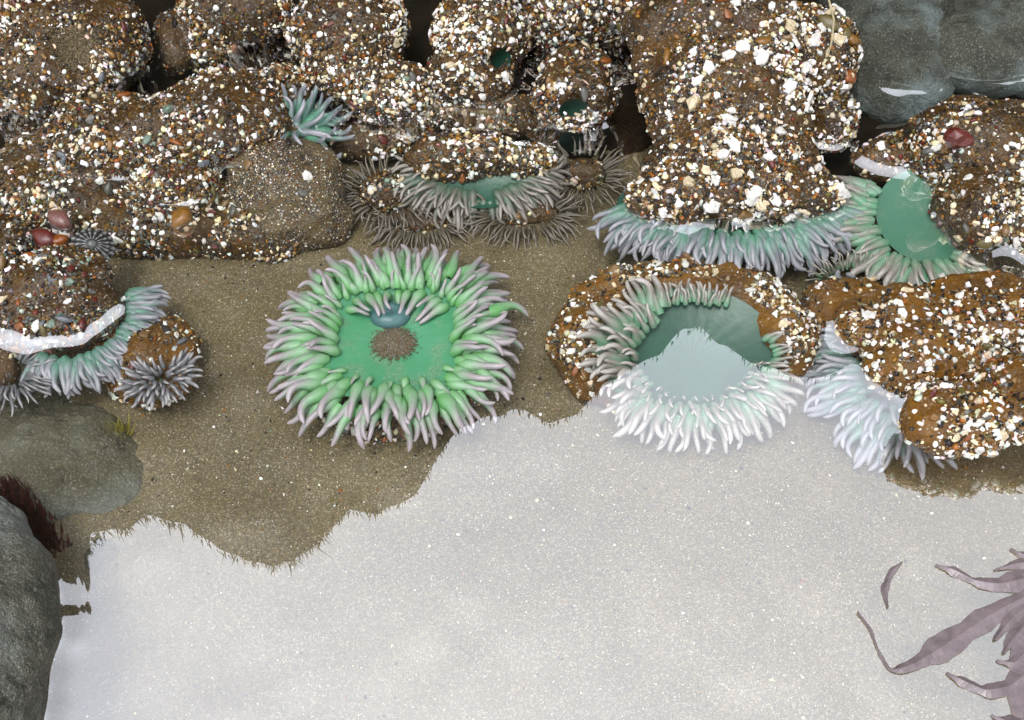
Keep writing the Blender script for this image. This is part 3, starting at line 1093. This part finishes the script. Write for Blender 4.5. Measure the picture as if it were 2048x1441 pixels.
# pale fringe of the gravel block, lower left
tG, bG, _ = TA3
crown(tG, bG, P(135, 622, -.009), .038, .036, [
    (1.05, 38, -112, 25, .018, -10, 40, 'out'), (.98, 36, -112, 25, .018, 10, 55, 'out'), (.9, 28, -110, 22, .015, 25, 60, 'out')], 't_pale', (.1, -.2, 1), slim=1.35)
tH, bH, _ = TA4
crown(tH, bH, P(322, 756, -.014), .016, .010, [(1.05, 20, 100, 400, .009, 15, 35, 'out'), (.8, 18, 100, 400, .009, 28, 35, 'out'), (.55, 14, 0, 360, .008, 40, 35, 'out'), (.28, 8, 0, 360, .007, 55, 30, 'out')], 't_slate', (.1, -.4, 1), lo=True, slim=1.9, rot=28)
tI, bI, _ = TA5
crown(tI, bI, P(15, 745, -.014), .014, .012, [(1.1, 28, -120, 110, .014, 10, 40, 'out'), (.8, 18, -110, 100, .012, 30, 50, 'out')], 't_slate', (.1, -.2, 1), lo=True, slim=1.0)

# mouths of the closed ones
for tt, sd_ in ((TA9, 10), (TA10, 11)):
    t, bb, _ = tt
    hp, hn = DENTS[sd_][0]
    dish('mouth', t, bb, hp + hn * .0058, .0094, .0080, 'shaded_hole', .0030, tuple(hn))

# ================================================================== SMALL THINGS
# ribbed limpet
lp = P(183, 490, .006)
V, F, C = [], [], []
seg, rg = 72, 9
for i in range(rg + 1):
    q_ = i / rg
    for s in range(seg):
        th = 2 * math.pi * s / seg
        rib = .5 + .5 * math.cos(th * 18 + .9 * math.sin(th * 3) + q_ * 1.2)
        rr = q_ * (1 + .06 * rib * q_)
        V.append((.0128 * rr * math.cos(th), (.0112 * rr) * math.sin(th), .0085 * (1 - q_ ** 1.5) + .0006 * rib * q_))
        band = .55 + .45 * math.sin(q_ * 22)
        c = .012 + .34 * (rib ** 3) * band
        C.append((c, c, c * .93))
for i in range(rg):
    for s in range(seg):
        q2 = (s + 1) % seg
        F.append((i * seg + s, (i + 1) * seg + s, (i + 1) * seg + q2, i * seg + q2))
me = mesh_np('limpet_shell', V, F)
ca = me.color_attributes.new('Col', 'FLOAT_COLOR', 'POINT')
ca.data.foreach_set('color', np.c_[np.array(C), np.ones(len(C))].astype(np.float32).ravel())
lo_ = link('limpet_shell', me, M['grit'], None, lp + np.array([0, 0, -.002]))
lo_.rotation_euler = (R(28), R(14), R(10))
lo_['label'] = 'black and white ribbed limpet shell on the left above the gravel block'
lo_['category'] = 'shell'

# single larger stones lying loose
r_ = np.random.default_rng(9)


def loose(px, py, z, size, key, label, shape=None):
    me, ch = BIG[key][1 if shape is None else shape]
    o = link('pebble' if not ch else 'shell_fragment', me, None, None)
    Fm = frames(np.array([[0, -.3, 1.0]]), r_, np.array([.15]))[0]
    c = P(px, py, z)
    mt = Matrix.Identity(4)
    for i in range(3):
        for j in range(3):
            mt[i][j] = Fm[i, j] * size
        mt[i][3] = c[i]
    o.matrix_basis = mt
    o['label'] = label
    o['category'] = 'pebble' if not ch else 'shell'


loose(90, 478, .004, .0080, 'red', 'glossy dark red pebble above the lower left gravel block')
loose(120, 440, .003, .0080, 'pink', 'dull pink pebble just above the dark red one')
loose(118, 482, .004, .0052, 'orange', 'small orange pebble next to the dark red one')
loose(60, 520, .010, .0055, 'orange', 'long orange-brown pebble on the gravel block', 2)
loose(360, 438, .004, .0070, 'amber', 'amber pebble inside the tip of the wavy waterline at left', 2)
loose(1915, 278, .045, .0085, 'red', 'flat dull red stone on the right-hand shell-covered anemone', 3)

# straw
sp = [P(1655, -10, .085), P(1668, 40, .082), P(1664, 80, .078), P(1655, 115, .074)]
V, F = [], []
for i, s in enumerate(sp):
    rad = .0007 if i < 3 else .0003
    for k in range(6):
        a = k * math.pi / 3
        V.append((s[0] + rad * math.cos(a), s[1], s[2] + rad * math.sin(a)))
for i in range(3):
    for k in range(6):
        F.append((i * 6 + k, i * 6 + (k + 1) % 6, (i + 1) * 6 + (k + 1) % 6, (i + 1) * 6 + k))
o = link('straw', mesh_np('straw', V, F), M['straw'])
o['label'] = 'thin dry straw strand hanging down the tall pillar anemone'
o['category'] = 'straw'


# seaweed lower right
def blade(parent, base, pts, widths, z0, z1, mat):
    pts = np.array(pts, float)
    n = len(pts)
    t = np.linspace(0, n - 1, n * 5)
    px = np.interp(t, range(n), pts[:, 0]); py = np.interp(t, range(n), pts[:, 1]); wd = np.interp(t, range(n), widths) * (1 + .16 * np.sin(t * 5.3 + n) + .08 * np.sin(t * 11.0))
    ker = np.array([1, 2, 3, 2, 1]) / 9.0
    px = np.convolve(np.pad(px, 2, 'edge'), ker, 'valid'); py = np.convolve(np.pad(py, 2, 'edge'), ker, 'valid')
    zz = np.linspace(z0, z1, len(t)) + (.0001 if z0 > 0 else .0015) * np.sin(t * 2.2)
    C = np.array([P(a, b, c) for a, b, c in zip(px, py, zz)])
    d = np.gradient(C, axis=0); d[:, 2] = 0
    d /= np.linalg.norm(d, axis=1, keepdims=True) + 1e-9
    s = np.c_[-d[:, 1], d[:, 0], np.zeros(len(t))]
    k = mpp(1900, 1250, -.04)
    th = .00012
    V, F = [], []
    for i in range(len(t)):
        h = wd[i] * k * .5
        for (sx, sz) in ((-1, 0), (0, .6), (1, 0), (0, -.6)):
            V.append(C[i] + s[i] * h * sx + np.array([0, 0, (.0016 if sz > 0 else (.0012 if sz < 0 else 0)) + .0003 * sx * math.sin(i * .7)]) - base)
    for i in range(len(t) - 1):
        for q_ in range(4):
            q2 = (q_ + 1) % 4
            F.append((i * 4 + q_, i * 4 + q2, (i + 1) * 4 + q2, (i + 1) * 4 + q_))
    return link('blade', mesh_np('blade', V, F, False), M[mat], parent)


sb = P(2070, 1230, 0)
sw = thing('seaweed', sb, 'dull mauve-brown branching seaweed floating in the lower right corner', 'seaweed')
for pts, wd in [
    ([(2080, 1180), (1990, 1225), (1900, 1285), (1830, 1330), (1780, 1345), (1755, 1300), (1742, 1260), (1712, 1222)], [40, 34, 54, 26, 8, 5, 6, 3]),
    ([(2080, 1150), (2000, 1172), (1950, 1165), (1905, 1142), (1868, 1130)], [44, 36, 18, 20, 4]),
    ([(2090, 1130), (2040, 1128), (1985, 1142)], [22, 22, 3]), ([(2090, 1115), (2045, 1112), (2018, 1098)], [20, 16, 3]),
    ([(2090, 1200), (2050, 1300), (2035, 1400), (2050, 1470)], [70, 56, 36, 26]),
    ([(2080, 1200), (2030, 1230), (1985, 1285)], [50, 34, 5]), ([(2060, 1240), (2020, 1285), (2005, 1310)], [40, 20, 4]),
    ([(2070, 1330), (2020, 1375), (1970, 1385), (1920, 1362), (1890, 1345)], [40, 32, 24, 18, 4]),
    ([(2070, 1280), (2030, 1330), (1990, 1322)], [50, 20, 5]), ([(2060, 1441), (2010, 1445), (1980, 1430)], [30, 20, 4]),
]:
    blade(sw, sb, pts, wd, .0007, .0005, 'weed')
lb = P(1780, 1170, 0)
ls = thing('seaweed', lb, 'single short curved strand of seaweed floating left of the branching one', 'seaweed')
blade(ls, lb, [(1806, 1123), (1782, 1145), (1768, 1180), (1776, 1218)], [3, 14, 14, 4], .0006, .0005, 'weed')

# dark red alga on the lower left boulder
ab = P(80, 1030, -.02)
ra = thing('red_algae', ab, 'dark crimson turf of algae in the gap beside the lower left boulder', 'algae')
TV, TF = [], []
r_ = np.random.default_rng(14)
for i in range(900):
    t = r_.random()
    px_, py_ = 8 + 90 * t + r_.normal(0, 12), 975 + 110 * t + r_.normal(0, 16)
    c = P(px_, py_, -.016 + r_.normal(0, .002))
    h = r_.uniform(.002, .006); wd = r_.uniform(.0005, .0012)
    l1, l2 = r_.normal(0, .6) * h, r_.normal(0, .6) * h
    i0 = len(TV)
    TV += [c + (-wd, 0, -.006), c + (wd, 0, -.006), c + (0, wd, -.006), c + (l1, l2, h)]
    TF += [(i0, i0 + 1, i0 + 3), (i0 + 1, i0 + 2, i0 + 3), (i0 + 2, i0, i0 + 3)]
link('turf', mesh_np('turf', np.array(TV) - ab, TF, False), M['redalga'], ra, kind='stuff')
yb = P(240, 862, -.04)
ya = thing('green_weed', yb, 'tiny yellow-green tuft of weed below the submerged amber anemone', 'weed')
TV, TF = [], []
for i in range(60):
    c = yb + r_.normal(0, .0025, 3) * (1, 1, .3)
    h = r_.uniform(.004, .009); wd = .0007
    i0 = len(TV)
    TV += [c + (-wd, 0, -.006), c + (wd, 0, -.006), c + (0, wd, -.006), c + (r_.normal(0, .5) * h, r_.normal(0, .5) * h, h)]
    TF += [(i0, i0 + 1, i0 + 3), (i0 + 1, i0 + 2, i0 + 3), (i0 + 2, i0, i0 + 3)]
link('tuft', mesh_np('tuft', np.array(TV) - yb, TF, False), M['yellowweed'], ya)

# loose grains on the sand
r_ = np.random.default_rng(15)
n_ = 26000
gx, gy = r_.uniform(-.38, .38, n_), .17 + .5 * r_.random(n_) ** 1.2
gz = sand_z(gx, gy)
cs, kk = palette(n_, 'mixed', r_)
sz = np.where(r_.random(n_) < .03, r_.uniform(.0007, .0013, n_), r_.uniform(.00028, .00055, n_))
m_ = 1500
gx[:m_], gy[:m_] = r_.uniform(-.34, .34, m_), r_.uniform(.36, .62, m_)
gz = sand_z(gx, gy)
sz[:m_] = .0005 + .0011 * r_.random(m_) ** 2.5
link('sand_grains', scatter_mesh('sand_grains', np.c_[gx, gy, gz], np.tile([0, 0, 1.0], (n_, 1)), sz, cs, r_, .5, .7), M['grit'], kind='stuff')

# ================================================================== WATER with its meniscus
wx = axis(-.46, .46, .002, -3.0, 3.0)
wy = axis(.14, .86, .002, -2.5, 3.2)
A = np.concatenate(SOLID)
X, Y = np.meshgrid(wx, wy)
mask = np.zeros(X.shape, bool)
top = A[np.abs(A[:, 2]) < .0022]
ix = np.searchsorted(wx, top[:, 0]).clip(0, len(wx) - 1)
iy = np.searchsorted(wy, top[:, 1]).clip(0, len(wy) - 1)
mask[iy, ix] = True


def shift(a, dy, dx, fill):
    o = np.full_like(a, fill)
    h, w_ = a.shape
    o[max(dy, 0):h + min(dy, 0), max(dx, 0):w_ + min(dx, 0)] = a[max(-dy, 0):h + min(-dy, 0), max(-dx, 0):w_ + min(-dx, 0)]
    return o


m = mask
for _ in range(2):
    m = m | shift(m, 1, 0, False) | shift(m, -1, 0, False) | shift(m, 0, 1, False) | shift(m, 0, -1, False)
for _ in range(2):
    m = m & shift(m, 1, 0, True) & shift(m, -1, 0, True) & shift(m, 0, 1, True) & shift(m, 0, -1, True)
D = np.where(m, 0.0, 1.0)
for _ in range(26):
    b_ = D
    for dy, dx, c_ in ((1, 0, .002), (-1, 0, .002), (0, 1, .002), (0, -1, .002), (1, 1, .00283), (1, -1, .00283), (-1, 1, .00283), (-1, -1, .00283)):
        b_ = np.minimum(b_, shift(D, dy, dx, 1.0) + c_)
    D = b_
pt = np.c_[X.ravel(), Y.ravel(), np.zeros(X.size)]
am = np.clip(.0029 + .0022 * vnoise(pt, 16, 4).reshape(X.shape) + .0006 * vnoise(pt, 70, 14).reshape(X.shape), .0003, .005)
for qx, qy in ((250, 390), (110, 1250), (110, 1400)):
    am = am + .0018 * np.exp(-((X - P(qx, qy, 0)[0]) ** 2 + (Y - P(qx, qy, 0)[1]) ** 2) / .06 ** 2)
lam = .0040
Z = np.where(D < .9, am * np.exp(-D / lam), 0)
for _ in range(9):
    Z = (Z * 4 + shift(Z, 1, 0, 0) + shift(Z, -1, 0, 0) + shift(Z, 0, 1, 0) + shift(Z, 0, -1, 0)) / 8
Z = Z + .00004 * fbm(pt, 14, 2, 6).reshape(X.shape)
V, F = sheet(wx, wy, lambda a, b: Z)
link('pool_water', mesh_np('pool_water', V, F), M['water'], kind='structure')
